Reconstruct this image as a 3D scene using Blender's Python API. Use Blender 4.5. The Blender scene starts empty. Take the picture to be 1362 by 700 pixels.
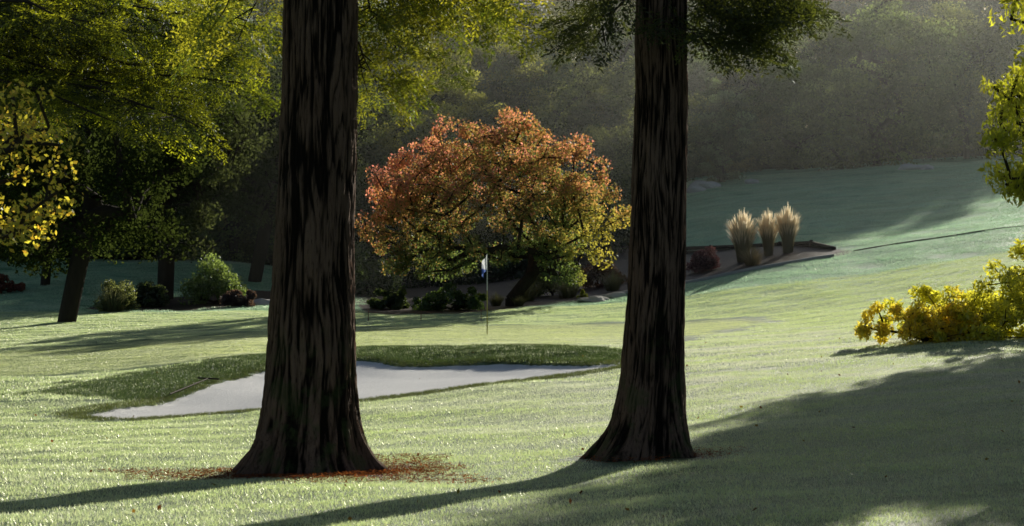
import bpy, math, numpy as np
from mathutils import Vector, noise, Matrix
rng = np.random.default_rng(7)
F=2400.0; HC=1.7
def P(px,py,d): return np.array([(px-681)/F*d, d, HC-(py-350)/F*d])
SUN_AZ=math.radians(26.0); SUN_EL=math.radians(17)
scene=bpy.context.scene
# ---------------------------------------------------------------- helpers
def link(o,parent=None):
    scene.collection.objects.link(o)
    if parent is not None: o.parent=parent
    return o
def empty(name,loc=(0,0,0)):
    e=bpy.data.objects.new(name,None); e.empty_display_size=.2; return link(e)
def mesh_np(name,V,Q,mats=(),cols=None,smooth=False,matidx=None):
    V=np.asarray(V,dtype=np.float32); Q=np.asarray(Q,dtype=np.int32)
    me=bpy.data.meshes.new(name); k=Q.shape[1]
    me.vertices.add(len(V)); me.vertices.foreach_set('co',V.ravel())
    me.loops.add(Q.size); me.loops.foreach_set('vertex_index',Q.ravel())
    me.polygons.add(len(Q)); me.polygons.foreach_set('loop_start',np.arange(0,Q.size,k,dtype=np.int32))
    me.polygons.foreach_set('loop_total',np.full(len(Q),k,dtype=np.int32))
    if smooth: me.polygons.foreach_set('use_smooth',np.ones(len(Q),dtype=bool))
    for m in mats: me.materials.append(m)
    if matidx is not None: me.polygons.foreach_set('material_index',np.asarray(matidx,dtype=np.int32))
    me.update(calc_edges=True)
    if cols is not None:
        a=me.color_attributes.new('Col','FLOAT_COLOR','POINT')
        c=np.ones((len(V),4),dtype=np.float32); c[:,:3]=cols
        a.data.foreach_set('color',c.ravel())
    return me
def obj_np(name,*a,parent=None,**k):
    return link(bpy.data.objects.new(name,mesh_np(name,*a,**k)),parent)
def fattr(me,name,vals):
    a=me.attributes.new(name,'FLOAT','POINT'); a.data.foreach_set('value',np.asarray(vals,dtype=np.float32))
def sm(a,b,x):
    t=np.clip((x-a)/(b-a),0,1); return t*t*(3-2*t)
def unit(v): return v/np.maximum(np.linalg.norm(v,axis=-1,keepdims=True),1e-9)

# ---------------------------------------------------------------- node helpers
class NT:
    def __init__(s,name):
        s.m=bpy.data.materials.new(name); s.m.use_nodes=True; s.t=s.m.node_tree; s.t.nodes.clear()
        s.out=s.n('ShaderNodeOutputMaterial')
    def n(s,typ,**k):
        nd=s.t.nodes.new(typ)
        for a,b in k.items(): setattr(nd,a,b)
        return nd
    def l(s,a,b): s.t.links.new(a,b)
    def noise(s,scale,detail=4,rough=.6,vec=None,dist=0):
        nd=s.n('ShaderNodeTexNoise'); nd.inputs['Scale'].default_value=scale; nd.inputs['Detail'].default_value=detail
        nd.inputs['Roughness'].default_value=rough; nd.inputs['Distortion'].default_value=dist
        if vec is not None: s.l(vec,nd.inputs['Vector'])
        return nd.outputs['Fac']
    def mix(s,fac,a,b,blend='MIX'):
        nd=s.n('ShaderNodeMix',data_type='RGBA',blend_type=blend)
        for i,(v,sock) in enumerate(((fac,nd.inputs[0]),(a,nd.inputs[6]),(b,nd.inputs[7]))):
            if hasattr(v,'is_linked'): s.l(v,sock)
            elif hasattr(v,'__len__'): sock.default_value=(v[0],v[1],v[2],1)
            elif i==0: sock.default_value=v
            else: sock.default_value=(v,v,v,1)
        return nd.outputs[2]
    def math(s,op,a,b=0.0,clamp=False):
        nd=s.n('ShaderNodeMath',operation=op,use_clamp=clamp)
        for v,sock in ((a,nd.inputs[0]),(b,nd.inputs[1])):
            if hasattr(v,'is_linked'): s.l(v,sock)
            else: sock.default_value=v
        return nd.outputs[0]
    def attr(s,name,o='Fac'):
        nd=s.n('ShaderNodeAttribute',attribute_name=name); return nd.outputs[o]
    def pos(s,scale=(1,1,1)):
        g=s.n('ShaderNodeNewGeometry'); mp=s.n('ShaderNodeMapping'); mp.inputs['Scale'].default_value=scale
        s.l(g.outputs['Position'],mp.inputs['Vector']); return mp.outputs[0]
    def step(s,x,a,b):
        nd=s.n('ShaderNodeMapRange'); nd.interpolation_type='SMOOTHSTEP'
        nd.inputs[1].default_value=a; nd.inputs[2].default_value=b
        s.l(x,nd.inputs[0]); return nd.outputs[0]
    def bsdf(s,col,rough=.7,spec=.3,bump=None,bstr=.5,bdist=.02):
        b=s.n('ShaderNodeBsdfPrincipled')
        if hasattr(col,'is_linked'): s.l(col,b.inputs['Base Color'])
        else: b.inputs['Base Color'].default_value=(*col,1)
        if hasattr(rough,'is_linked'): s.l(rough,b.inputs['Roughness'])
        else: b.inputs['Roughness'].default_value=rough
        if hasattr(spec,'is_linked'): s.l(spec,b.inputs['Specular IOR Level'])
        else: b.inputs['Specular IOR Level'].default_value=spec
        if bump is not None:
            bp=s.n('ShaderNodeBump'); bp.inputs['Strength'].default_value=bstr; bp.inputs['Distance'].default_value=bdist
            s.l(bump,bp.inputs['Height']); s.l(bp.outputs[0],b.inputs['Normal'])
        s.l(b.outputs[0],s.out.inputs[0]); return b
def leafmat(name,tr=.5,gloss=.06,rough=.45,tint=(1.25,1.2,.6),gcol=(.9,.95,1),dew_bright=False):
    s=NT(name); c=s.attr('Col','Color')
    d=s.n('ShaderNodeBsdfDiffuse'); s.l(c,d.inputs[0])
    tc=s.mix(1.0,c,tint,'MULTIPLY')
    if dew_bright:   # bright sunlit band painted into blade colour, plus irregular dewy patches
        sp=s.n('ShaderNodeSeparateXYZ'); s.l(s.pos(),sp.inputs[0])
        sun_band=s.math('MULTIPLY',s.math('MULTIPLY',s.step(sp.outputs[0],-4,3),s.step(sp.outputs[1],17,24)),s.math('SUBTRACT',1.0,s.step(sp.outputs[1],36,50)))
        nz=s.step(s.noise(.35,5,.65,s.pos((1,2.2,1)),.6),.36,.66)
        df=s.math('MULTIPLY',nz,s.math('ADD',.30,s.math('MULTIPLY',sun_band,.65)))
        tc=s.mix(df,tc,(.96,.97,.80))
    t=s.n('ShaderNodeBsdfTranslucent'); s.l(tc,t.inputs[0])
    m=s.n('ShaderNodeMixShader'); m.inputs[0].default_value=tr; s.l(d.outputs[0],m.inputs[1]); s.l(t.outputs[0],m.inputs[2])
    if gloss<=0: s.l(m.outputs[0],s.out.inputs[0]); return s.m
    g=s.n('ShaderNodeBsdfGlossy'); g.inputs['Roughness'].default_value=rough; g.inputs[0].default_value=(*gcol,1)
    m2=s.n('ShaderNodeMixShader'); m2.inputs[0].default_value=gloss; s.l(m.outputs[0],m2.inputs[1]); s.l(g.outputs[0],m2.inputs[2])
    s.l(m2.outputs[0],s.out.inputs[0]); return s.m
def plain(name,col,rough=.7,spec=.3,nscale=8,var=.4):
    s=NT(name); n=s.noise(nscale,5,.6,s.pos())
    c=s.mix(n,[x*(1-var) for x in col],[min(1,x*(1+var)) for x in col]); s.bsdf(c,rough,spec,n,.5,.02); return s.m
M_leaf=leafmat('leaf_foliage',.65,.05,.45,(2.2,2.0,.9)); M_needle=leafmat('needle_foliage',.7,.04,.45,(3.2,2.7,.8))
M_oak=leafmat('oak_foliage',.5,0,.45,(2.0,1.9,.9))
M_far=leafmat('distant_foliage',.5,.04,.6,(2.2,2.1,1.1))
M_maple=leafmat('maple_foliage',.65,.05,.5,(2.3,2.1,1.8))
M_matte=leafmat('dry_leaf',.5,0)
M_grass=leafmat('grass_blades',.90,.38,.45,(6.4,5.9,5.6),(1,1,.88),dew_bright=True)
M_rough=leafmat('rough_grass',.5,.08,.45,(1.6,1.5,.8))
def barkmat(name,c1,c2,sc=6):
    s=NT(name); n=s.noise(sc,6,.7,s.pos((1,1,.25))); s.bsdf(s.mix(n,c1,c2),.9,.15,n,.8,.04); return s.m
M_bark=barkmat('tree_bark',(.02,.016,.012),(.07,.055,.04))

# ---------------------------------------------------------------- terrain
COL={
-500:[(11.7,700),(17,632),(24,582),(28,556),(31,532),(36,508),(42,486),(48,468),(58,443),(66,423),(75,400),(85,368),(92,352),(105,348),(130,340),(300,330)],
0:[(11.7,700),(17,629),(24,579),(28,553),(31,528),(36,503),(42,483),(48,466),(58,441),(66,421),(75,400),(85,366),(92,349),(105,346),(130,340),(300,330)],
125:[(11.7,700),(17,629),(24,578),(28,551),(31,523),(36,498),(42,479),(48,463),(58,439),(66,420),(75,400),(85,366),(92,347),(105,345),(130,340),(300,330)],
230:[(11.7,700),(17,630),(24,577),(28.5,552),(30.5,535),(32,516),(36,492),(42,472),(48,458),(58,438),(66,420),(75,403),(85,372),(92,349),(105,346),(130,340),(300,330)],
340:[(11.7,700),(17,630),(24,575),(29,541),(34.5,496),(36.6,475),(40,467),(50,448),(57,438),(64,421),(72,406),(82,386),(92,354),(105,348),(130,342),(300,330)],
500:[(11.7,700),(17,630),(24,570),(30,525),(35.6,487),(37.2,464),(42,458),(50,446),(57,435),(63,422),(72,409),(90,388),(110,374),(130,362),(300,335)],
680:[(11.7,700),(17,626),(24,562),(31.2,505),(35.2,491),(37.0,462),(42,455),(50,444),(57,435),(63,421),(72,404),(90,378),(110,362),(130,345),(300,300)],
820:[(11.7,700),(17,621),(24,552),(32.8,487),(34,482),(37,464),(42,453),(50,443),(57,434),(63,419),(72,396),(80,375),(95,335),(110,300),(130,265),(300,220)],
920:[(11.7,700),(17,617),(24,545),(30,495),(37,464),(45,445),(57,431),(65,406),(74,376),(80,357),(86,344),(88.5,325),(100,285),(115,254),(126,240),(138,238),(300,228)],
1050:[(11.7,700),(17,614),(24,532),(30,486),(37,456),(45,437),(57,419),(66,385),(74,352),(80,338),(83,322),(90,304),(100,276),(113,245),(126,229),(140,226),(300,218)],
1150:[(11.7,700),(17,612),(24,524),(30,478),(37,450),(45,431),(57,405),(68,368),(76,333),(88,303),(100,270),(112,240),(126,221),(140,218),(300,210)],
1362:[(11.7,700),(17,602),(24,512),(30,467),(37,436),(45,410),(57,372),(68,332),(76,302),(90,265),(105,232),(120,211),(135,208),(300,200)],
1900:[(11.7,700),(17,590),(24,495),(30,448),(37,410),(45,380),(57,342),(68,305),(76,282),(90,246),(105,218),(120,200),(135,198),(300,190)]}
dg=np.arange(-60,420,.25); pg=np.arange(-500,1901,20.)
cols=sorted(COL); ZC=[]
for c in cols:
    a=np.array(COL[c]); z=HC-(a[:,1]-350)/F*a[:,0]
    zz=np.interp(dg,np.r_[0,a[:,0],420],np.r_[0,z,z[-1]])
    out=zz.copy()
    for sg,lo,hi in ((.6,-60,45),(2.0,45,95),(5,95,421)):
        k=np.exp(-.5*(np.arange(-60,61)*.25/sg)**2); k/=k.sum()
        f=np.convolve(np.pad(zz,60,mode='edge'),k,'valid'); m=(dg>=lo)&(dg<hi); out[m]=f[m]
    ZC.append(out)
ZC=np.array(ZC); ZT=np.array([np.interp(pg,cols,ZC[:,i]) for i in range(len(dg))]) # (nd,np)
k=np.exp(-.5*(np.arange(-4,5)/1.6)**2); k/=k.sum()
ZT=np.apply_along_axis(lambda r:np.convolve(np.pad(r,4,mode='edge'),k,'valid'),1,ZT)
def poly(pts): return np.array([[(px-681)/F*d,d] for px,d in pts])
SAND=poly([(104,27.8),(165,27.4),(210,27.7),(300,28.0),(400,28.7),(520,29.6),(600,30.2),(680,30.9),(760,31.9),(822,32.8),(828,33.2),(815,33.8),(740,34.7),(690,35.4),(640,35.5),(570,35.4),(530,35.3),(500,35.8),(460,36.0),(400,35.8),(350,34.8),(300,33.2),(250,31.3),(210,30.1),(160,29.1)])
GREEN=poly([(-330,35),(0,36.2),(130,37),(250,37.6),(350,38.4),(420,38.5),(480,38.6),(600,38.9),(720,39.2),(820,39),(900,41),(960,45),(1020,52),(1005,56),(940,57.5),(820,58),(600,57.5),(480,56.5),(340,54),(200,51),(0,47),(-330,44)])
BED1=poly([(800,74),(915,74),(1000,74.6),(1130,75.6),(1135,76.5),(1078,81),(1000,84.5),(915,87.5),(800,90)])
BED2=poly([(488,66.5),(560,65),(640,66.5),(700,69),(770,71),(835,73),(900,76),(880,100),(700,110),(480,110),(470,75)])
BED3=poly([(110,70),(200,69),(300,71),(360,74),(420,78),(420,84),(330,82),(250,77),(150,75)])
def sdf(poly,x,y):
    x=np.asarray(x,float); y=np.asarray(y,float); d=np.full(x.shape,1e9); ins=np.zeros(x.shape,bool)
    n=len(poly)
    for i in range(n):
        ax,ay=poly[i]; bx,by=poly[(i+1)%n]; ex,ey=bx-ax,by-ay
        t=np.clip(((x-ax)*ex+(y-ay)*ey)/(ex*ex+ey*ey),0,1)
        d=np.minimum(d,np.hypot(x-ax-t*ex,y-ay-t*ey))
        c=((ay>y)!=(by>y))&(x<(bx-ax)*(y-ay)/(by-ay+1e-12)+ax); ins^=c
    return np.where(ins,d,-d)
def T(x,y,raw=False):
    x=np.atleast_1d(np.asarray(x,float)); y=np.atleast_1d(np.asarray(y,float))
    px=np.clip(681+F*x/np.maximum(y,11.0),-500,1899.9); fi=(px+500)/20; i=np.minimum(fi.astype(int),len(pg)-2); fu=fi-i
    di=np.clip((y+60)/.25,0,len(dg)-1.001); j=di.astype(int); fv=di-j
    z=(ZT[j,i]*(1-fu)+ZT[j,i+1]*fu)*(1-fv)+(ZT[j+1,i]*(1-fu)+ZT[j+1,i+1]*fu)*fv
    und=(np.sin(x*1.3+y*.7)*np.sin(y*.9-x*.4)+.6*np.sin(x*2.3-y*1.9+1)*np.sin(y*2.1+2))*.022
    und*=1-sm(-.5,.5,sdf(GREEN,x,y))*.8
    z=z+und+.12*sm(60,90,y)*np.sin(x*.31+y*.13)*np.sin(y*.27-x*.11)
    s=sdf(SAND,x,y)
    z=z-.10*sm(0,1.3,s)-.04*sm(-.03,.04,s)
    z=z+.03*np.exp(-((s+.35)/.3)**2)*sm(33,35,y)
    return z
def T1(x,y): return float(T(x,y)[0])
def grow(start,stop,s0,k):
    o=[start]; s=s0
    while o[-1]<stop: o.append(o[-1]+s); s*=k
    return np.array(o)
xr=grow(17,420,.3,1.06)[1:]; xs=np.r_[-xr[::-1]+1,np.arange(-16,17.01,.16),xr]
xs=np.unique(np.round(xs,3))
ys=np.r_[np.arange(-60,8,4),np.arange(8,27,.3),np.arange(27,41,.11),np.arange(41,62,.3),np.arange(62,140,.7),grow(140,500,1.5,1.06)]
X,Y=np.meshgrid(xs,ys); x=X.ravel(); y=Y.ravel(); z=T(x,y)
nx,ny=len(xs),len(ys); idx=np.arange(nx*ny).reshape(ny,nx)
Q=np.stack([idx[:-1,:-1],idx[:-1,1:],idx[1:,1:],idx[1:,:-1]],-1).reshape(-1,4)
TRUNKS=[(-1.92,17.0),(1.28,17.8)]
lit=np.zeros(len(x))
for (tx,ty),r in zip(TRUNKS,(1.5,.75)):
    lit=np.maximum(lit,1-np.hypot((x-tx-.1)/1.15,(y-ty)*1.0)/r)
s=NT('ground_turf')
pos=s.pos(); n1=s.noise(.35,4,.6,pos); n2=s.noise(14,6,.7,pos); n3=s.noise(90,4,.7,pos); n4=s.noise(1.6,5,.65,s.pos((1,2.2,1)))
lawn=s.mix(n4,(.07,.14,.055),(.15,.25,.10)); lawn=s.mix(s.step(n2,.35,.7),lawn,s.mix(n1,(.16,.26,.11),(.20,.25,.11)))
sep=s.n('ShaderNodeSeparateXYZ'); s.l(s.pos(),sep.inputs[0])
dew_bright=s.mix(s.step(s.noise(.22,6,.7,s.pos((1,3,1)),.8),.35,.68),(.12,.34,.15),(.38,.68,.44))
dew_bright=s.mix(s.step(n2,.3,.7),dew_bright,s.mix(.5,dew_bright,(.11,.30,.13)))
lawn=s.mix(s.step(sep.outputs[1],48,80),lawn,dew_bright)
gr=s.mix(s.noise(.8,4,.6,s.pos((1,2.5,1))),(.17,.26,.08),(.24,.33,.12))
sd_g=s.math('ADD',s.attr('sd_green'),s.math('MULTIPLY',s.math('SUBTRACT',n2,.5),.25))
c=s.mix(s.step(sd_g,-.06,.06),lawn,gr)
mul=s.mix(n3,(.028,.018,.013),(.10,.06,.04))
c=s.mix(s.step(s.math('ADD',s.attr('sd_bed'),s.math('MULTIPLY',s.math('SUBTRACT',n2,.5),.6)),-.1,.1),c,mul)
c=s.mix(s.step(s.math('ADD',s.attr('litter'),s.math('MULTIPLY',s.math('SUBTRACT',n2,.5),1.3)),.15,.5),c,s.mix(n3,(.05,.02,.012),(.22,.08,.045)))
sand=s.mix(n2,(.88,.88,.89),(.97,.97,.97))
sdm=s.step(s.math('ADD',s.attr('sd_sand'),s.math('MULTIPLY',s.math('SUBTRACT',n2,.5),.10)),-.012,.012)
c=s.mix(sdm,c,sand)
b=s.bsdf(c,.5,.5,s.math('ADD',n3,n2),.7,.03)
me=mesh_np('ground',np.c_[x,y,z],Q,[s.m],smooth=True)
fattr(me,'sd_sand',sdf(SAND,x,y)); fattr(me,'sd_green',sdf(GREEN,x,y))
fattr(me,'sd_bed',np.maximum(np.maximum(sdf(BED1,x,y),sdf(BED2,x,y)),sdf(BED3,x,y))); fattr(me,'litter',lit)
link(bpy.data.objects.new('ground',me))

# ---------------------------------------------------------------- grass tufts (instanced)
def blades(n,size,h,w,rg,base=(.108,.15,.06),dry=1.):
    ra=size*.62*np.sqrt(rg.random(n))*(1+.12*rg.normal(0,1,n)); aa=rg.uniform(0,2*np.pi,n)
    p=np.c_[ra*np.cos(aa),ra*np.sin(aa),np.full(n,-.004)]
    an=rg.uniform(0,2*np.pi,n); side=np.c_[np.cos(an),np.sin(an),np.zeros(n)]*(w/2)
    lean=np.c_[rg.normal(0,.35,(n,2)),np.ones(n)]; hh=h*rg.uniform(.5,1.15,n)[:,None]
    tip=p+lean*hh
    V=np.stack([p-side,p+side,tip],1).reshape(-1,3)
    col=np.array(base)*rg.uniform(.6,1.3,(n,1))+dry*rg.uniform(0,1,(n,1))**4*np.array([.05,.03,.02])
    return V,np.arange(3*n).reshape(-1,3),np.repeat(col,3,0)
def instancer(name,pts,child,rg,size=.2):
    n=len(pts); an=rg.uniform(0,2*np.pi,n)
    z=pts[:,2]; e=.4
    gx=(T(pts[:,0]+e,pts[:,1])-T(pts[:,0]-e,pts[:,1]))/(2*e); gy=(T(pts[:,0],pts[:,1]+e)-T(pts[:,0],pts[:,1]-e))/(2*e)
    V=[]
    for k in range(4):
        dx=np.cos(an+k*np.pi/2)*size/2; dy=np.sin(an+k*np.pi/2)*size/2
        V.append(np.c_[pts[:,0]+dx,pts[:,1]+dy,z+gx*dx+gy*dy])
    V=np.stack(V,1).reshape(-1,3)
    o=obj_np(name,V,np.arange(4*n).reshape(-1,4),[M_grass])
    o.instance_type='FACES'; o.show_instancer_for_render=False; o.show_instancer_for_viewport=False
    child.parent=o; return o
def lawn_pts(y0,y1,sp,k=.34,m=2.0,green=False):
    P_=[]
    for r_,yy in enumerate(np.arange(y0,y1,sp*.87)):
        hw=k*yy+m; xx=np.arange(-round(hw/sp)*sp,hw,sp)+(r_%2)*sp/2
        P_.append(np.c_[xx+rng.uniform(-.15,.15,len(xx))*sp,yy+rng.uniform(-.15,.15,len(xx))*sp])
    p=np.concatenate(P_); a=p[:,0];b_=p[:,1]
    if green: keep=sdf(GREEN,a,b_)>sp*.4
    else: keep=(sdf(SAND,a,b_)<-sp*.58)&(sdf(GREEN,a,b_)<-sp*.3)&(sdf(BED1,a,b_)<-.3)&(sdf(BED2,a,b_)<-.3)&(sdf(BED3,a,b_)<-.3)
    for (tx,ty) in TRUNKS: keep&=np.hypot(a-tx,b_-ty)>.8
    p=p[keep]; return np.c_[p,T(p[:,0],p[:,1])]
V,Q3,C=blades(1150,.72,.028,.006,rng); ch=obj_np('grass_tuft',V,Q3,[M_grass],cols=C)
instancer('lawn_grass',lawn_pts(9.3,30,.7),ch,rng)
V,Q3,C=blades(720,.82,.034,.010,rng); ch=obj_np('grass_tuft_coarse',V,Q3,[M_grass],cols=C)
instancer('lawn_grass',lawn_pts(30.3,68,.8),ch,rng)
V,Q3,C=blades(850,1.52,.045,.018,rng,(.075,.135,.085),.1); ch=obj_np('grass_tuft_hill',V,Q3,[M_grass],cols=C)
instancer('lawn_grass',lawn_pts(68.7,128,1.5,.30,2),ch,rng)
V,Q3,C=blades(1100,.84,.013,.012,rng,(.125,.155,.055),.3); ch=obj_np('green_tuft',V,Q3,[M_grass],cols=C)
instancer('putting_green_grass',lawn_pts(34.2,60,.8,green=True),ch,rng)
sp=[]
for i in range(len(SAND)):
    a=SAND[i]; b_=SAND[(i+1)%len(SAND)]; L=np.linalg.norm(b_-a); nn=int(L/.09)
    for t in np.linspace(0,1,nn,endpoint=False):
        q=a+(b_-a)*t; tn=(b_-a)/L; nrm=np.array([tn[1],-tn[0]]); 
        for off in (.06,.22,.4): sp.append(q+nrm*off+rng.normal(0,.03,2))
sp=np.array(sp); kk=sdf(SAND,sp[:,0],sp[:,1])<-.03; sp=sp[kk]
V,Q3,C=blades(60,.2,.045,.008,rng); ch=obj_np('edge_tuft',V,Q3,[M_rough],cols=C*.9)
instancer('bunker_edge_grass',np.c_[sp,T(sp[:,0],sp[:,1])],ch,rng,.1)
# longer rough behind the bunker, slope shade painted in as darker blades
gx_,gy_=np.meshgrid(np.arange(-11,2.3,.17),np.arange(29,40,.17)); q=np.c_[gx_.ravel(),gy_.ravel()]+rng.uniform(-.06,.06,(gx_.size,2))
s1=sdf(SAND,q[:,0],q[:,1]); s2=sdf(GREEN,q[:,0],q[:,1])
kk=(s1<-.08)&(s1>-2.6+rng.normal(0,.3,len(s1)))&(s2<-.15)&(q[:,1]>np.interp(q[:,0],[-8,-6.5,-5.5,-3.2,2.2],[31,30.2,31.2,35,34.2])); q=q[kk]
V,Q3,C=blades(90,.24,.06,.009,rng,(.055,.095,.035),.2); ch=obj_np('rough_tuft',V,Q3,[M_rough],cols=C)
instancer('bunker_bank_rough',np.c_[q,T(q[:,0],q[:,1])],ch,rng,.1)

# ---------------------------------------------------------------- leaves / trees
def leafquads(Pt,L,W,rg,droop=0.,up=0.):
    n=len(Pt); a=rg.normal(0,1,(n,3)); a[:,2]-=droop; a[:,2]+=up; a=unit(a)
    b_=unit(np.cross(a,rg.normal(0,1,(n,3))))
    L=(L*rg.uniform(.6,1.3,n))[:,None]; W=(W*rg.uniform(.7,1.2,n))[:,None]
    nrm=np.cross(a,b_)
    V=np.stack([Pt-a*L/2,Pt+b_*W/2+nrm*L*.06,Pt+a*L/2,Pt-b_*W/2+nrm*L*.06],1).reshape(-1,3)
    return V,np.arange(4*n).reshape(-1,4)
def clump_pts(C,R,n,rg,flat=.75):
    m=len(C); d=unit(rg.normal(0,1,(m*n,3))); r=rg.uniform(.15,1,(m*n,1))**.5
    return np.repeat(C,n,0)+d*r*np.repeat(np.broadcast_to(R,(m,)),n)[:,None]*np.array([1,1,flat])
def tubes(segs,sides=7):
    V=[];Q=[];k=0; an=np.arange(sides)*2*np.pi/sides
    for a,b_,ra,rb in segs:
        a=np.asarray(a,float);b_=np.asarray(b_,float); t=unit(b_-a); ref=np.array([1,0,0]) if abs(t[0])<.8 else np.array([0,1,0])
        u=unit(np.cross(t,ref)); v=np.cross(t,u); ring=np.cos(an)[:,None]*u+np.sin(an)[:,None]*v
        V.append(a+ring*ra-t*ra*.2);V.append(b_+ring*rb+t*rb*.2)
        for i in range(sides):
            j=(i+1)%sides; Q.append((k+i,k+j,k+sides+j,k+sides+i))
        k+=2*sides
    return np.concatenate(V),np.array(Q)
def skeleton(base,trunkpts,targets,rg,rbase,rtip=.012,jit=.12,ex=2.4):
    nodes=[np.array(base,float)]; par=[-1]; last=0
    for p in trunkpts: nodes.append(np.array(p,float)); par.append(last); last=len(nodes)-1
    start=last; c=nodes[start]; tg=sorted(targets,key=lambda t:np.linalg.norm(t-c))
    for t in tg:
        A=np.array(nodes[max(1,start):]); d=np.linalg.norm(A-t,axis=1)+np.maximum(0,A[:,2]-t[2])*1.2
        i=int(d.argmin())+max(1,start); a=nodes[i]; L=np.linalg.norm(t-a); m=max(1,int(L/.7)); prev=i
        for q in range(1,m+1):
            f=q/m; p=a+(t-a)*f+np.array([0,0,.12*L*math.sin(math.pi*f)])+(rg.normal(0,jit*L*.2,3) if q<m else 0)
            nodes.append(p);par.append(prev);prev=len(nodes)-1
    n=len(nodes); w=np.zeros(n); kids=np.zeros(n,int)
    for i in range(1,n): kids[par[i]]+=1
    for i in range(n-1,0,-1):
        if kids[i]==0: w[i]=rtip**ex
        w[par[i]]+=w[i]
    r=w**(1/ex); sc=rbase/r[0]; r=np.maximum(rtip*.6,r*(sc*np.clip(r/r[0],0,1)**.15))
    return [(nodes[par[i]],nodes[i],r[par[i]] if par[i]>start else max(r[par[i]],r[i]),r[i]) for i in range(1,n)]
def tree(name,base,trunkpts,targets,rbase,clumpR,nl,L,W,colf,mat,rg,droop=0,flat=.75,bark=None,parent=None,jit=.12):
    e=empty(name)
    V,Qt=tubes(skeleton(base,trunkpts,list(targets),rg,rbase,jit=jit)); obj_np('trunk_and_limbs',V,Qt,[bark or M_bark],parent=e,smooth=True)
    R=clumpR*rg.uniform(.65,1.3,len(targets)); pt=clump_pts(np.array(targets),R,nl,rg,flat)
    bright=np.repeat(rg.uniform(.75,1.25,len(targets)),nl)
    V,Ql=leafquads(pt,L,W,rg,droop); col=colf(pt)*(bright*rg.uniform(.8,1.2,len(pt)))[:,None]
    obj_np('foliage',V,Ql,[mat],cols=np.repeat(col,4,0),parent=e); return e
def ellip_targets(c,r,n,rg,shell=.55,zmin=None):
    o=[]
    while len(o)<n:
        d=unit(rg.normal(0,1,3)); q=rg.uniform(shell,1)**.6; p=np.array(c)+d*q*np.array(r)*(1+.14*math.sin(3*math.atan2(d[1],d[0])+c[0])+.1*math.sin(5*d[2]+c[1]))
        if zmin is None or p[2]>zmin: o.append(p)
    return o
def const(c): 
    c=np.array(c); return lambda p: np.broadcast_to(c,(len(p),3)).copy()

# autumn maple on the far side of the green
d=70; base=np.array([(680-681)/F*d,d,T1(0,d)-.1])
tg=[]
while len(tg)<430:
    th=rng.uniform(0,2*np.pi); cz=rng.uniform(-.42,1)
    rr=math.sqrt(max(0,1-max(cz,0)**2))*(1.0 if cz>0 else 1-.3*(-cz/.4)); q=rng.uniform(.3,1)**.5
    lob=1+.08*math.sin(4*th+.6)+.05*math.sin(7*th)
    p=np.array([-.75+5.0*rr*q*math.cos(th)*lob, d+4.6*rr*q*math.sin(th)*lob, 2.9+(4.65*cz if cz>0 else 4.9*cz)*q])
    if p[0]>2.8 and p[2]<1.7: continue
    if abs(p[0])<1.5 and p[2]<1.8: continue
    tg.append(p)
def maplecol(p):
    h=(p[:,2]-1.2)/6.5; rad=np.hypot((p[:,0]+.75)/5,(p[:,1]-70)/4.6); o=np.clip(rad*.45+h*.66-p[:,0]*.02+rng.normal(0,.13,len(p)),0,1.3)
    g=np.array([.09,.14,.035]);yl=np.array([.26,.20,.055]);og=np.array([.40,.19,.09]);rd=np.array([.47,.20,.16])
    f1=sm(.38,.72,o)[:,None];f2=sm(.60,.87,o)[:,None]; f3=sm(.8,1.05,o)[:,None]
    c=g*(1-f1)+yl*f1; c=c*(1-f2)+og*f2; c=c*(1-f3)+rd*f3
    low=(sm(.55,.2,h)*sm(.6,.9,rad)*sm(1,3,p[:,0]))[:,None]; return c*(1-low*.8)+np.array([.36,.33,.05])*low*.8
stems=[base+np.array([.0,0,.35])]
tree('maple_tree',base,stems,tg,.24,.44,135,.12,.08,maplecol,M_maple,rng,flat=.9,jit=.2)

def oak(name,px,d,lean,h0,crown,rad,n,col,rb=.3,lp=(0,0),L=.17,nl=260):
    x0=(px-681)/F*d; b0=np.array([x0,d,T1(x0,d)-.15]); t1=b0+np.array([lean*.5,0,h0*.5]); t2=b0+np.array([lean,.2,h0])
    c=t2+np.array([lp[0],0,crown[2]*.55+lp[1]])
    tree(name,b0,[t1,t2],ellip_targets(c,crown,n,rng,.3),rb,rad,nl,L,L*.6,const(col),M_oak,rng,flat=.7)
oak('oak_tree',88,62,.9,4.3,(4.2,4,4.0),1.0,110,(.035,.05,.02),.33)
oak('oak_tree',220,76,.15,4.6,(3.8,4,4.0),1.0,110,(.055,.07,.04),.36)
oak('oak_tree',338,86,.9,4.6,(4.0,4,4.2),1.0,110,(.065,.085,.05),.33)
oak('oak_tree',60,80,.3,3.8,(4.5,4,4.5),1.0,100,(.035,.05,.025),.22)
oak('oak_tree',420,92,-.3,4.5,(4.5,4,5),1.1,110,(.07,.09,.05),.3)
for (ax,ay,h0,cr) in ((16.4,42,5.3,(3.0,3.0,2.6)),(20.5,40,3.0,(3.6,3.6,3.7)),(25,43,3,(4,4,5)),(14.8,28,2.4,(2.2,2.2,2.2))):
    px=681+F*ax/ay
    oak('oak_tree',px,ay,.1,h0,cr,1.05,125,(.06,.08,.03),.25,L=.30,nl=150)

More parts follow.
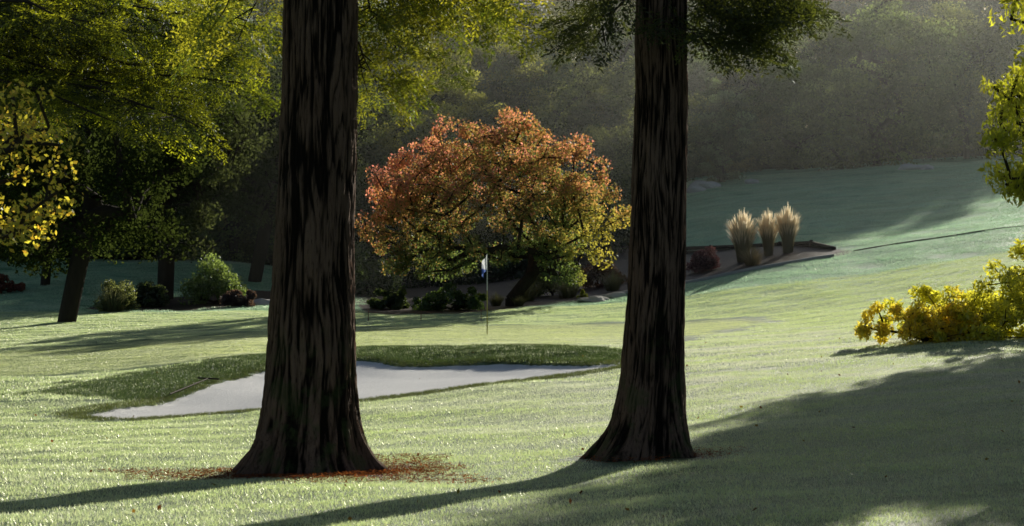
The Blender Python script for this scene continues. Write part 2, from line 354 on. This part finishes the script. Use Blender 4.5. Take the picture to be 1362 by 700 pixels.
# ---------------------------------------------------------------- distant woods
def proto(name,rx,rz,z0,n,col,seed,leaf=.25,nl=150,cr=1.0):
    rg=np.random.default_rng(seed); C=[]
    C=ellip_targets((0,0,z0+rz),(rx,rx,rz),n,rg,.6,zmin=z0*.6); C=np.array(C)
    R=rg.uniform(.7,1.7,n)*rx/5.5*cr
    pt=clump_pts(C,R,nl,rg,.62); V,Ql=leafquads(pt,leaf,leaf*.6,rg)
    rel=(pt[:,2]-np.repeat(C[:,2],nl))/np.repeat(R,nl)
    br=np.repeat(rg.uniform(.4,1.5,n),nl)*rg.uniform(.8,1.2,len(pt))*(1+.4*rel); cc=np.array(col)*br[:,None]  # self-shading painted into leaf colour: clump tops lighter, undersides darker
    sg=skeleton((0,0,-.5),[(0.1,0,z0*.6),(0,.1,z0+rz*.4)],list(C[:6]),rg,.28)
    V2,Q2=tubes(sg,5)
    VV=np.r_[V,V2]; QQ=np.r_[Ql,Q2+len(V)]; cc=np.r_[np.repeat(cc,4,0),np.tile([.015,.013,.010],(len(V2),1))]
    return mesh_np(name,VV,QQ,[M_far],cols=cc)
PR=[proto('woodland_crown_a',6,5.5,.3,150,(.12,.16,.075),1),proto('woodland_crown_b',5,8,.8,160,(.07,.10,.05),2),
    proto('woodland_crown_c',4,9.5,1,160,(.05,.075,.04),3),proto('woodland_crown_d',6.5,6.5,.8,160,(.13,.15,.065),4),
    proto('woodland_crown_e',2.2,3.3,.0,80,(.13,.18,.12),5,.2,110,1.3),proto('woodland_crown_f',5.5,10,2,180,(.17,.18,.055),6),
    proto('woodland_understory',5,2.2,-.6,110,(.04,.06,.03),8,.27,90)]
woods=empty('distant_trees')
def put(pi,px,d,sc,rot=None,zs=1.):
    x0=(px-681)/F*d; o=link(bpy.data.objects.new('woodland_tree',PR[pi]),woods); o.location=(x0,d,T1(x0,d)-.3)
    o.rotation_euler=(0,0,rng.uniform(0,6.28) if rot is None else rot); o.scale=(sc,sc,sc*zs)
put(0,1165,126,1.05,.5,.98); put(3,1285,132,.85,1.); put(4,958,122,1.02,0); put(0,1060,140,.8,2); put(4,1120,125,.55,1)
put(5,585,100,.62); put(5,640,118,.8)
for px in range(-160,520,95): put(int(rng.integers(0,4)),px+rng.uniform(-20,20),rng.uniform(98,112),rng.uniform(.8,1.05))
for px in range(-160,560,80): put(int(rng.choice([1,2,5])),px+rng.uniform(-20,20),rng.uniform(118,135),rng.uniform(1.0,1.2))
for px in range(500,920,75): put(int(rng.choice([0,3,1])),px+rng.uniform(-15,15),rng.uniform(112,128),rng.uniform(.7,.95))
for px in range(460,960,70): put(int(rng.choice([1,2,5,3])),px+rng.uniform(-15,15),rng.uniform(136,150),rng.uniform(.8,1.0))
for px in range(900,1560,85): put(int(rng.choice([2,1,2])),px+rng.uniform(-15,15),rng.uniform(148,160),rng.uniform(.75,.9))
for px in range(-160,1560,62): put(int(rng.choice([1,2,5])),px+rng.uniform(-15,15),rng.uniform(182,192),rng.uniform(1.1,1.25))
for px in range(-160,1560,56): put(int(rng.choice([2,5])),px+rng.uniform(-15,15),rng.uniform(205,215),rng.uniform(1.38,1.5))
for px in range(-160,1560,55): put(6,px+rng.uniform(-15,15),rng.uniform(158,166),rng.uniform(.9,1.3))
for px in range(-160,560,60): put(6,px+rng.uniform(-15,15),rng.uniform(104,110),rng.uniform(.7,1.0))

# ---------------------------------------------------------------- redwoods
s=NT('redwood_bark'); rd=s.attr('ridge'); pz=s.pos((9,9,.9)); n=s.noise(1,8,.7,pz,1.0); nf=s.noise(5,5,.7,s.pos((12,12,1.2)))
big=s.noise(1.5,4,.6,s.pos((1,1,.5)))
c=s.mix(s.step(s.math('ADD',rd,s.math('MULTIPLY',s.math('SUBTRACT',n,.5),1.4)),.4,1.05),(.010,.007,.005),s.mix(big,(.10,.055,.038),(.28,.19,.145)))
c=s.mix(s.step(nf,.52,.7),c,(.03,.018,.013))
sp_=s.n('ShaderNodeSeparateXYZ'); s.l(s.pos(),sp_.inputs[0])
moss=s.math('MULTIPLY',s.step(s.noise(4,4,.6,s.pos()),.5,.62),s.step(sp_.outputs[2],1.6,.1))
c=s.mix(s.math('MULTIPLY',moss,.5),c,(.07,.10,.035))
s.bsdf(c,.92,.15,nf,.9,.02); M_red=s.m
def redwood(name,d,rows,htop,lobes,seed):
    e=empty(name); r_=np.array(rows,float); zc=HC-(r_[:,0]-350)/F*d; xc=((r_[:,1]+r_[:,2])/2-681)/F*d; ra=(r_[:,2]-r_[:,1])/2/F*d
    o=np.argsort(zc); zc,xc,ra=zc[o],xc[o],ra[o]
    lean=(xc[-1]-xc[-4])/(zc[-1]-zc[-4])*.6
    zz=np.r_[zc,htop]; xx=np.r_[xc,xc[-1]+lean*(htop-zc[-1])]; rr=np.r_[ra,.06]
    zs=np.r_[np.arange(zc[0]-.25,4.6,.02),np.arange(4.6,htop,.12)]; n=240
    V=[];RG=[]
    xi=np.interp(zs,zz,xx); ri=np.interp(zs,zz,rr); kk=np.exp(-.5*(np.arange(-12,13)/3.5)**2);kk/=kk.sum()
    xi=np.convolve(np.pad(xi,12,mode='edge'),kk,'valid'); ri=np.convolve(np.pad(ri,12,mode='edge'),kk,'valid')
    for zi,x0,r0 in zip(zs,xi,ri):
        fl=max(0,min(1,(r0/ra[-1]-1.15)/.9))
        for k in range(n):
            a=2*math.pi*k/n; ca,sa=math.cos(a),math.sin(a)
            tw=a+zi*.05+.22*noise.noise(Vector((ca*1.2,sa*1.2+seed,zi*.9)))
            ct,st=math.cos(tw),math.sin(tw)
            w=noise.noise(Vector((ct*4.2+seed,st*4.2,zi*.75))); w2=noise.noise(Vector((ct*11,st*11+seed,zi*2.0))); w3=noise.noise(Vector((ct*26,st*26,zi*5+seed)))
            w4=noise.noise(Vector((ca*2+5,sa*2+seed,zi*1.4)))
            rid=min(1,abs(w)*4.5+max(0,w4)*.6); rid2=min(1,abs(w2)*4)
            g=.5*rid+.5*rid2; RG.append(max(0,min(1,g+.35*w3+.3*w4)))
            rd_=r0*(.985+.085*(g-.75)+.035*w3+.03*w4)
            rd_*=1+fl*(.12*math.sin(a*lobes+seed)+.06*math.sin(a*(lobes*2+1)+2*seed)-.02)
            V.append((x0+ca*rd_,d+sa*rd_,zi))
    m=len(zs); idx=np.arange(m*n).reshape(m,n); j=np.roll(idx,-1,1)
    Q=np.stack([idx[:-1],j[:-1],j[1:],idx[1:]],-1).reshape(-1,4)
    me=mesh_np('trunk',V,Q,[M_red],smooth=True); fattr(me,'ridge',RG); link(bpy.data.objects.new('trunk',me),e)
    return e,lambda z:(float(np.interp(z,zz,xx)),float(np.interp(z,zz,rr)))
e1,f1=redwood('redwood_tree',17.0,[(0,378,476),(100,376,475),(200,372,474),(300,367,471),(400,360,471),(500,353,473),(560,345,478),(600,330,489),(618,317,500),(636,300,516)],17,5,1.3)
e2,f2=redwood('redwood_tree',17.8,[(0,846,914),(100,845,914),(200,842,914),(300,839,912),(400,833,911),(500,826,910),(560,812,913),(590,795,919),(606,782,927),(622,764,938)],15,4,4.1)
e3,f3=redwood('redwood_tree',24.0,[(0,-200,-110),(300,-205,-105),(500,-212,-100),(590,-240,-75)],16,4,8.1)
def spray_proto(rg):
    L=.5; Pp=[];A=[]
    for i in range(14):
        t=(i+1)/14; side=1 if i%2 else -1; o=np.array([t*L,0,-.08*t*t*L*2]); sl=.24*(1-.6*t)+.04
        dr=unit(np.array([.7,side*.85,-.12-.12*t])+rg.normal(0,.16,3))
        for k in range(9):
            f=(k+1)/9; p=o+dr*sl*f+np.array([0,0,-.03*f*f])
            s2=1 if k%2 else -1; nd=unit(dr*.7+np.cross(dr,[0,0,1])*s2*.8+rg.normal(0,.25,3)); Pp.append(p);A.append(nd)
    Pp=np.array(Pp);A=np.array(A); n=len(Pp); Bv=unit(np.cross(A,np.array([0,0,1])+rg.normal(0,.6,(n,3))))
    l=.055*rg.uniform(.7,1.2,(n,1)); w=.010
    return np.stack([Pp,Pp+A*l*.5+Bv*w,Pp+A*l,Pp+A*l*.5-Bv*w],1)
SP=[spray_proto(rng) for _ in range(5)]
def redwood_crown(e,branches,colA,colB,rg,pw=1.5,dn=0.):
    segs=[];VV=[];CC=[]
    for (a,b_,ns,sag,spread) in branches:
        a=np.array(a);b_=np.array(b_); L=np.linalg.norm(b_-a); h=unit(b_-a); m=8; pts=[]; jj=np.zeros(3); bc=rg.uniform(.45,1.4)
        for i in range(m+1):
            t=i/m
            if 0<i<m: jj=jj*.7+rg.normal(0,.05,3)
            pts.append(a+(b_-a)*t+np.array([0,0,sag*math.sin(math.pi*t)])+jj)
        pts=np.array(pts); r0=.010+.006*L
        for i in range(m): segs.append((pts[i],pts[i+1],r0*(1-i/m*.8),r0*(1-(i+1)/m*.8)))
        for k in range(ns):
            t=rg.uniform(.15,1)**.8; q=t*m; i=min(int(q),m-1); p=pts[i]+(pts[i+1]-pts[i])*(q-i)
            sidev=unit(np.cross(h,[0,0,1])); off=rg.uniform(-1,1)*spread*(1-.5*t); p2=p+sidev*off+h*abs(off)*.5+np.array([0,0,-abs(off)*.25+rg.normal(0,.05)])
            if rg.random()<.35: segs.append((p,p2,.008,.005))
            hh=np.array([h[0],h[1],0]); dr=hh*.7+sidev*np.sign(off)*rg.uniform(.1,1.2)+np.array([0,0,rg.uniform(-.65,.25)-dn]); dr=unit(dr)
            y_=unit(np.cross(np.array([0,0,1.])+rg.normal(0,.6,3),dr)); z_=np.cross(dr,y_); sc=rg.uniform(.6,1.15)
            Mx=np.stack([dr,y_,z_],1)*sc; S=SP[rg.integers(0,5)]; VV.append(S.reshape(-1,3)@Mx.T+p2)
            c=np.array(colA)+(np.array(colB)-np.array(colA))*rg.random()**pw; CC.append(np.repeat(c[None]*bc*rg.uniform(.75,1.2,(len(S),1)),4,0))
    V,Qt=tubes(segs,6); obj_np('branches',V,Qt,[M_bark],parent=e,smooth=True)
    VV=np.concatenate(VV); obj_np('needle_sprays',VV,np.arange(len(VV)).reshape(-1,4),[M_needle],cols=np.concatenate(CC),parent=e)
def upper(f,d,z0,z1,n,rg,L0=2.6):
    o=[]
    for i in range(n):
        z=z0+(z1-z0)*(i+rg.random())/n; cx,r=f(z); a=rg.uniform(0,2*math.pi); L=L0*(1-.7*(z-z0)/(z1-z0))*rg.uniform(.7,1.15)
        o.append(((cx,d,z),(cx+math.cos(a)*L,d+math.sin(a)*L,z-.35*L),10,.15,.5))
    return o
def B(f,d,zs,tgt,ns=16,sag=.15,spread=.45): cx,r=f(zs); return ((cx,d,zs),P(*tgt),ns,sag,spread)
br=[B(f1,17,5.0,(560,20,18.4),36,.0),B(f1,17,4.6,(508,100,18),34,0),B(f1,17,5.2,(665,15,17.6),40,0),B(f1,17,5.4,(640,-30,19),30),B(f1,17,4.7,(490,130,17.6),26,0),B(f1,17,4.8,(525,60,18.4),30,0),B(f1,17,4.9,(615,10,18.4),32,0),
    B(f1,17,5.0,(330,50,18),24),B(f1,17,5.2,(270,30,16.6),24),B(f1,17,5.3,(545,30,20),20)]+upper(f1,17,5.6,16.5,34,rng)
redwood_crown(e1,br,(.05,.08,.022),(.18,.20,.04),rng)
br=[B(f2,17.8,4.8,(1055,20,18.6),46,0,.3),B(f2,17.8,4.5,(975,60,18),36,0,.3),B(f2,17.8,5.0,(1035,-5,17.2),34,0),B(f2,17.8,4.5,(938,60,17.2),24,0,.3),B(f2,17.8,4.7,(798,30,17.5),24,0),
    B(f2,17.8,4.8,(785,25,18.8),22,0),B(f2,17.8,5.0,(960,-10,19.5),30),B(f2,17.8,4.7,(1010,50,17.6),24,0,.25)]+upper(f2,17.8,5.6,14.6,32,rng)
redwood_crown(e2,br,(.02,.03,.014),(.04,.055,.02),rng)
br=[]
for (px,py) in [(60,30),(150,55),(215,95),(275,125),(330,70),(235,160),(130,160),(60,110),(185,140),(300,20),(100,-10),(205,0),(20,60),(45,150),(250,60),(150,100),(320,115),(90,70),(10,130),(350,20),(200,165),(285,90),(240,20),(170,10),(120,30),(300,50)]:
    dd=rng.uniform(20,25); br.append(B(f3,24,HC+(350-py)/F*24+rng.uniform(.1,.9),(px,py,dd),46,.15,.8))
redwood_crown(e3,br+upper(f3,24,5.5,15.5,26,rng,3.0),(.018,.032,.010),(.22,.27,.035),rng,2.0)

def ptargets(px0,px1,py0,py1,d0,d1,n,cond=None):
    o=[]
    while len(o)<n:
        a,b_,c=rng.uniform(px0,px1),rng.uniform(py0,py1),rng.uniform(d0,d1)
        if cond is None or cond(a,b_): o.append(P(a,b_,c))
    return o
x0=-5.6; tg=ptargets(-420,88,110,335,12.8,15.5,175,lambda a,b_: a<95-.0016*(b_-210)**2*1.6+rng.normal(0,8) )
tree('birch_tree',(x0,14,T1(x0,14)-.1),[(x0,14,.8),(x0+.1,14,1.6)],tg,.09,.17,38,.048,.034,lambda p: np.array([.44,.43,.08])*rng.uniform(.7,1.2,(len(p),1))+rng.random((len(p),1))**3*np.array([.15,-.02,0]),M_leaf,rng)
x0=7.6; tg=ptargets(1420,1760,-250,262,19,22.5,70)+ptargets(1316,1420,95,262,19.5,22,75,lambda a,b_:a>1304+25*abs(math.sin(b_*.03)))+ptargets(1338,1440,-160,75,19.5,22,50)
tree('willow_tree',(x0,21,T1(x0,21)-.1),[(x0,21,1.0),(x0-.1,21,2.0)],tg,.12,.22,70,.10,.030,lambda p: np.array([.40,.44,.06])*rng.uniform(.6,1.2,(len(p),1)),M_leaf,rng,droop=.9)

# ---------------------------------------------------------------- shrubs
def shrub(name,px,d,w,h,col,L,W,n=40,nl=150,mat=None,rg=rng,droop=0,dep=None,cr=None):
    x0=(px-681)/F*d; z0=T1(x0,d); e=empty(name); dep=dep or w*.8
    C=[]
    while len(C)<n:
        v=rg.uniform(-1,1,3); v[2]=abs(v[2]); q=np.linalg.norm(v)
        if .35<q<1: C.append(v)
    C=np.array(C); lob=1+.22*np.sin(C[:,0]*6+px)+.12*np.sin(C[:,1]*9+px)
    C=np.c_[x0+C[:,0]*w/2,d+C[:,1]*dep/2,z0+C[:,2]*h*.85*lob+.05]; R=(cr or min(w,h)*.22)
    V,Qt=tubes(skeleton((x0,d,z0-.05),[(x0,d,z0+.06)],list(C),rg,.05,.006),5); obj_np('stems',V,Qt,[M_bark],parent=e)
    pt=clump_pts(C,R*rg.uniform(.6,1.3,len(C)),nl,rg,.85); pt=pt[pt[:,2]>T(pt[:,0],pt[:,1])]
    V,Ql=leafquads(pt,L,W,rg,droop); c=np.array(col)*rg.uniform(.6,1.35,(len(pt),1))
    obj_np('foliage',V,Ql,[mat or M_leaf],cols=np.repeat(c,4,0),parent=e)
M_plume=leafmat('dry_grass',.6,.04,.5,(1.3,1.25,1.1))
def grassclump(name,px,d,h,w,n,col,plume=None,rg=rng,bw=.012):
    x0=(px-681)/F*d; z0=T1(x0,d); V=[];Qs=[];C=[];k=0
    for i in range(n):
        a=rg.uniform(0,6.28); r=w/2*rg.random()**.6; L=h*rg.uniform(.6,1.0); dx,dy=math.cos(a),math.sin(a); sx,sy=-dy*bw,dx*bw
        b0=np.array([x0+dx*r*.35,d+dy*r*.35,z0-.02]); hasp=plume is not None and rg.random()<.6
        for j in range(5):
            t=j/4; p=b0+np.array([dx*r*.8*t**1.6,dy*r*.8*t**1.6,L*(t-.25*t**3*(r/(w/2)))])
            ww=(1-t*.85) if not hasp else (1-.5*t if j<2 else 1.6 if j==2 else 3. if j==3 else .4)
            V+= [p+np.array([sx,sy,0])*ww,p-np.array([sx,sy,0])*ww]
            cc=np.array(col)*(.7+.5*t) if not (hasp and j>=3) else np.array(plume)
            C+=[cc,cc]
            if j<4: Qs.append((k+2*j,k+2*j+1,k+2*j+3,k+2*j+2))
        k+=10
    return obj_np(name,V,Qs,[M_plume],cols=np.array(C))
shrub('golden_shrub',1300,34,3.8,1.35,(.44,.46,.08),.13,.045,95,100,dep=2.4,cr=.20)
shrub('golden_shrub',1385,35,2.6,1.9,(.44,.46,.08),.13,.045,60,100,dep=2.0,cr=.22)
shrub('golden_shrub',1230,33.6,2.6,.95,(.52,.48,.09),.12,.04,65,95,dep=1.4,cr=.15)
shrub('grey_shrub',155,69,1.7,1.2,(.14,.17,.10),.12,.05,30,150)
shrub('green_shrub',285,74,2.7,2.0,(.15,.22,.10),.13,.07,50,150)
shrub('green_shrub',198,72,1.4,1.0,(.07,.10,.05),.12,.07)
shrub('purple_shrub',318,71,1.3,.8,(.09,.06,.08),.1,.06)
shrub('red_shrub',-5,78,2.4,.8,(.20,.07,.05),.12,.07)
shrub('green_shrub',600,68,2.9,.95,(.07,.12,.04),.11,.07,50,150)
shrub('green_shrub',520,70,1.6,.8,(.06,.09,.04),.11,.07)
shrub('grey_shrub',735,76,2.2,1.7,(.13,.16,.09),.12,.05,40,140)
shrub('purple_shrub',800,79,2.4,1.2,(.10,.06,.06),.12,.06,40,140)
shrub('purple_shrub',936,78,1.3,1.1,(.12,.05,.09),.1,.06,35,130)
shrub('green_shrub',775,71.6,.35,.45,(.22,.26,.05),.08,.04,10,80)
shrub('green_shrub',480,85,4,2.6,(.05,.08,.035),.15,.08,50,150)
shrub('green_shrub',640,95,8,2.6,(.05,.07,.035),.2,.1,90,150)
shrub('green_shrub',800,97,8,3.2,(.06,.08,.045),.2,.1,90,150)
for px,d_,h,w,n in ((988,78.5,2.5,1.5,520),(1022,79.5,2.3,1.1,380),(1048,79.3,2.3,1.3,440)): grassclump('feather_reed_grass',px,d_,h,w,n,(.34,.31,.19),(.82,.74,.60))
grassclump('fountain_grass',1001,76.8,.95,1.7,340,(.36,.29,.16))
for px,d_,h,w in ((700,73,1.1,1.8),(660,70.5,.6,1.0),(755,74,1.2,2.0),(815,76,1.0,1.6),(150,68.5,1.2,1.9),(690,69.5,.5,.9)): grassclump('fountain_grass',px,d_,h,w,260,(.16,.17,.08))

# ---------------------------------------------------------------- retaining wall, kerb, edging, rocks
M_wood=plain('weathered_timber',(.07,.055,.045),.85,.2,12,.5); M_stone=plain('stone',(.55,.54,.52),.9,.2,6,.25); M_conc=plain('concrete_kerb',(.40,.39,.37),.9,.2,10,.2)
def ribbon(pts,z0s,z1s,th):
    pts=np.array(pts,float); n=len(pts); tn=unit(np.gradient(pts,axis=0)); nr=np.c_[-tn[:,1],tn[:,0]]
    V=[];Qs=[]
    for i in range(n):
        a=pts[i]-nr[i]*th/2; b_=pts[i]+nr[i]*th/2
        V+=[(*a,z0s[i]),(*b_,z0s[i]),(*b_,z1s[i]),(*a,z1s[i])]
    for i in range(n-1):
        k=i*4
        for j in range(4): Qs.append((k+j,k+(j+1)%4,k+4+(j+1)%4,k+4+j))
    Qs+= [(0,3,2,1),((n-1)*4,(n-1)*4+1,(n-1)*4+2,(n-1)*4+3)]
    return np.array(V),np.array(Qs)
def resample(pts,step):
    pts=np.array(pts,float); L=np.r_[0,np.cumsum(np.linalg.norm(np.diff(pts,axis=0),axis=1))]; t=np.arange(0,L[-1],step)
    return np.stack([np.interp(t,L,pts[:,i]) for i in range(pts.shape[1])],1)
e=empty('retaining_wall')
wp=[P(840,331,89.5),P(915,328,87.5),P(1000,325,84.3),P(1075,320,80.5),P(1105,327,78.3),P(1132,336,76.3)]
wr=resample(wp,2.4)
for i in range(len(wr)-1):
    a,b_=wr[i],wr[i+1]
    for k in range(4):
        zt0=a[2]-k*.19; zt1=b_[2]-k*.19; off=(k%2)*.02; q0=a+(b_-a)*.006; q1=b_-(b_-a)*.006
        V,Qs=ribbon([q0[:2]-[0,off],q1[:2]-[0,off]],[zt0-.178,zt1-.178],[zt0,zt1],.2); obj_np('sleeper',V,Qs,[M_wood],parent=e)
    V,Qs=ribbon([a[:2]+[-.07,-.17],a[:2]+[.07,-.17]],[a[2]-.9]*2,[a[2]+.04]*2,.12); obj_np('post',V,Qs,[M_wood],parent=e)
kp=resample([P(770,0,71.3)[:2],P(835,0,73)[:2],P(915,0,73.9)[:2],P(1000,0,74.5)[:2],P(1130,0,75.5)[:2]],.9)
zz=T(kp[:,0],kp[:,1]); V,Qs=ribbon(kp[:,:2],zz-.1,zz+.12,.22); obj_np('stone_kerb',V,Qs,[M_conc])
kp=resample([P(1136,0,76.4)[:2],P(1220,0,77)[:2],P(1362,0,76.5)[:2],P(1600,0,74)[:2]],.9)
zz=T(kp[:,0],kp[:,1]); V,Qs=ribbon(kp[:,:2],zz-.1,zz+.035,.15); obj_np('timber_edging',V,Qs,[M_wood])
import bmesh
def rock(name,px,d,w,h,up=0.):
    bm=bmesh.new(); bmesh.ops.create_icosphere(bm,subdivisions=3,radius=1); x0=(px-681)/F*d; z0=T1(x0,d)+up
    for v in bm.verts:
        q=1+.35*noise.noise(v.co*1.3+Vector((px,0,0))); v.co=Vector((x0+v.co.x*q*w/2,d+v.co.y*q*w/2.4,z0+v.co.z*q*h))
    me=bpy.data.meshes.new(name); bm.to_mesh(me); me.materials.append(M_stone); link(bpy.data.objects.new(name,me))
for a in ((938,118,2.0,.55),(925,116,1.2,.4),(1213,118,1.8,.35),(1234,117,.9,.3),(1000,119,1.0,.3),(845,72.4,.6,.3),(790,70.5,1.3,.18),(820,71.5,.9,.2),(350,72,1.2,.3)): rock('rock',*a)

# ---------------------------------------------------------------- flagstick
e=empty('golf_flagstick'); fx=(648-681)/F*49; fz=T1(fx,49)
def mcol(name,c,r=.4): 
    s=NT(name); s.bsdf(c,r,.4); return s.m
M_pole=mcol('pole_yellow',(.55,.48,.12)); M_polew=mcol('pole_white',(.75,.75,.72))
H=2.2
V,Q_=tubes([((fx,49,fz-.05),(fx,49,fz+1.2),.015,.014)],10); obj_np('pole_lower',V,Q_,[M_pole],parent=e,smooth=True)
V,Q_=tubes([((fx,49,fz+1.2),(fx,49,fz+H),.014,.012)],10); obj_np('pole_upper',V,Q_,[M_polew],parent=e,smooth=True)
s=NT('flag_cloth'); u=s.attr('u'); c=s.mix(s.step(u,.55,.62),(.78,.80,.85),(.10,.16,.42))
d_=s.n('ShaderNodeBsdfDiffuse'); s.l(c,d_.inputs[0]); t_=s.n('ShaderNodeBsdfTranslucent'); s.l(c,t_.inputs[0]); m_=s.n('ShaderNodeMixShader'); s.l(d_.outputs[0],m_.inputs[1]); s.l(t_.outputs[0],m_.inputs[2]); s.l(m_.outputs[0],s.out.inputs[0]); Mf=s.m
V=[];U=[];n=14;m=12
for i in range(n+1):
    for j in range(m+1):
        t=i/n;v=j/m; zz=fz+H-.02-t*.40-.34*v**1.2*(1-.2*t)
        V.append((fx-.012-.15*v+.07*math.sin(v*8)*v,49+.05*math.sin(v*11+t*2),zz)); U.append(v*.5+t*.5)
idx=np.arange((n+1)*(m+1)).reshape(n+1,m+1); Q_=np.stack([idx[:-1,:-1],idx[:-1,1:],idx[1:,1:],idx[1:,:-1]],-1).reshape(-1,4)
o=obj_np('flag',V,Q_,[Mf],parent=e,smooth=True); fattr(o.data,'u',U)
e=empty('bunker_rake'); a=np.array([(226-681)/F*30.9,30.9]); b_=np.array([(277-681)/F*33.0,33.0]); za,zb=T1(*a)+.06,T1(*b_)+.06
V,Q_=tubes([((a[0],a[1],za),(b_[0],b_[1],zb),.013,.013)]); obj_np('handle',V,Q_,[M_wood],parent=e)
hd=np.array([b_[0],b_[1],zb]); segs=[(hd+[-.22,.18,0],hd+[.22,-.18,0],.014,.014)]+[(hd+[t*.22,-t*.18,0],hd+[t*.22+.03,-t*.18+.05,-.03],.005,.004) for t in np.linspace(-1,1,11)]
V,Q_=tubes(segs); obj_np('rake_head',V,Q_,[M_wood],parent=e)
e=empty('boundary_rope'); rp=[P(490,0,60),P(560,0,60.5),P(640,0,61)]; segs=[]
tops=[]
for q in rp:
    z0=T1(q[0],q[1]); segs.append(((q[0],q[1],z0-.1),(q[0],q[1],z0+.35),.014,.012)); tops.append(np.array([q[0],q[1],z0+.33]))
for i in range(2):
    pr=None
    for t in np.linspace(0,1,9):
        p=tops[i]+(tops[i+1]-tops[i])*t-np.array([0,0,.1*math.sin(math.pi*t)])
        if pr is not None: segs.append((pr,p,.009,.009))
        pr=p
V,Q_=tubes(segs,5); obj_np('rope_and_stakes',V,Q_,[plain('rope',(.25,.14,.08))],parent=e)

n=170; yy=rng.uniform(11,44,n); xx=rng.uniform(-1,1,n)*(.32*yy+1); kk=(sdf(GREEN,xx,yy)<.0)
xx,yy=xx[kk],yy[kk]; pt=np.c_[xx,yy,T(xx,yy)+.03]; V,Q_=leafquads(pt,.05,.035,rng)
cc=np.array([[.26,.15,.04],[.24,.09,.04],[.26,.22,.06],[.12,.06,.03]])[rng.integers(0,4,len(pt))]
obj_np('fallen_leaves',V,Q_,[M_matte],cols=np.repeat(cc,4,0))
pts=[]
for (tx,ty),r,nn in zip(TRUNKS,(1.5,.7),(6500,900)):
    a=rng.uniform(0,2*np.pi,nn); q=r*(.3+.7*rng.random(nn)**1.1)*(1+.25*np.sin(a*3+tx)+.15*np.sin(a*7)); xx=tx+.1+np.cos(a)*q*1.1; yy=ty+np.sin(a)*q
    pts.append(np.c_[xx,yy,T(xx,yy)+rng.uniform(.005,.045,nn)])
pt=np.concatenate(pts); V,Q_=leafquads(pt,.10,.012,rng); V[:,2]=np.repeat(pt[:,2],4)+(V[:,2]-np.repeat(pt[:,2],4))*.3
obj_np('needle_litter',V,Q_,[M_matte],cols=np.repeat(np.array([.30,.10,.05])*rng.uniform(.4,1.4,(len(pt),1)),4,0))

bm=bmesh.new(); bmesh.ops.create_cube(bm,size=1)
for v in bm.verts: v.co=Vector((v.co.x*320,155+v.co.y*170,13+v.co.z*34))
me=bpy.data.meshes.new('morning_mist'); bm.to_mesh(me); mm=bpy.data.materials.new('mist_volume'); mm.use_nodes=True; t=mm.node_tree; t.nodes.clear()
o_=t.nodes.new('ShaderNodeOutputMaterial'); v_=t.nodes.new('ShaderNodeVolumeScatter'); v_.inputs['Density'].default_value=.0008; v_.inputs['Anisotropy'].default_value=.6; v_.inputs['Color'].default_value=(.97,1,.95,1)
t.links.new(v_.outputs[0],o_.inputs['Volume']); me.materials.append(mm); link(bpy.data.objects.new('morning_mist',me))

# ---------------------------------------------------------------- light, sky, camera
w=bpy.data.worlds.new('World'); scene.world=w; w.use_nodes=True; t=w.node_tree; bg=t.nodes['Background']
sk=t.nodes.new('ShaderNodeTexSky'); sk.sky_type='NISHITA'; sk.sun_disc=False; sk.sun_elevation=SUN_EL; sk.sun_rotation=SUN_AZ
t.links.new(sk.outputs[0],bg.inputs[0]); bg.inputs[1].default_value=.05
sd=Vector((math.sin(SUN_AZ)*math.cos(SUN_EL),math.cos(SUN_AZ)*math.cos(SUN_EL),math.sin(SUN_EL)))
L=bpy.data.lights.new('sun','SUN'); L.energy=5; L.angle=math.radians(.5); L.color=(1,.94,.80); lo=link(bpy.data.objects.new('sun',L)); lo.rotation_euler=(-sd).to_track_quat('-Z','Y').to_euler(); lo.location=(30,60,40)
cam=bpy.data.cameras.new('camera'); cam.sensor_width=36; cam.lens=36*F/1362; cam.clip_end=3000; cam.clip_start=.1
cam.dof.use_dof=True; cam.dof.focus_distance=30; cam.dof.aperture_fstop=5.0
co=link(bpy.data.objects.new('camera',cam)); co.location=(0,0,HC); co.rotation_euler=(math.pi/2,0,0); scene.camera=co
scene.view_settings.view_transform='Standard'; scene.view_settings.look='None'; scene.view_settings.exposure=0
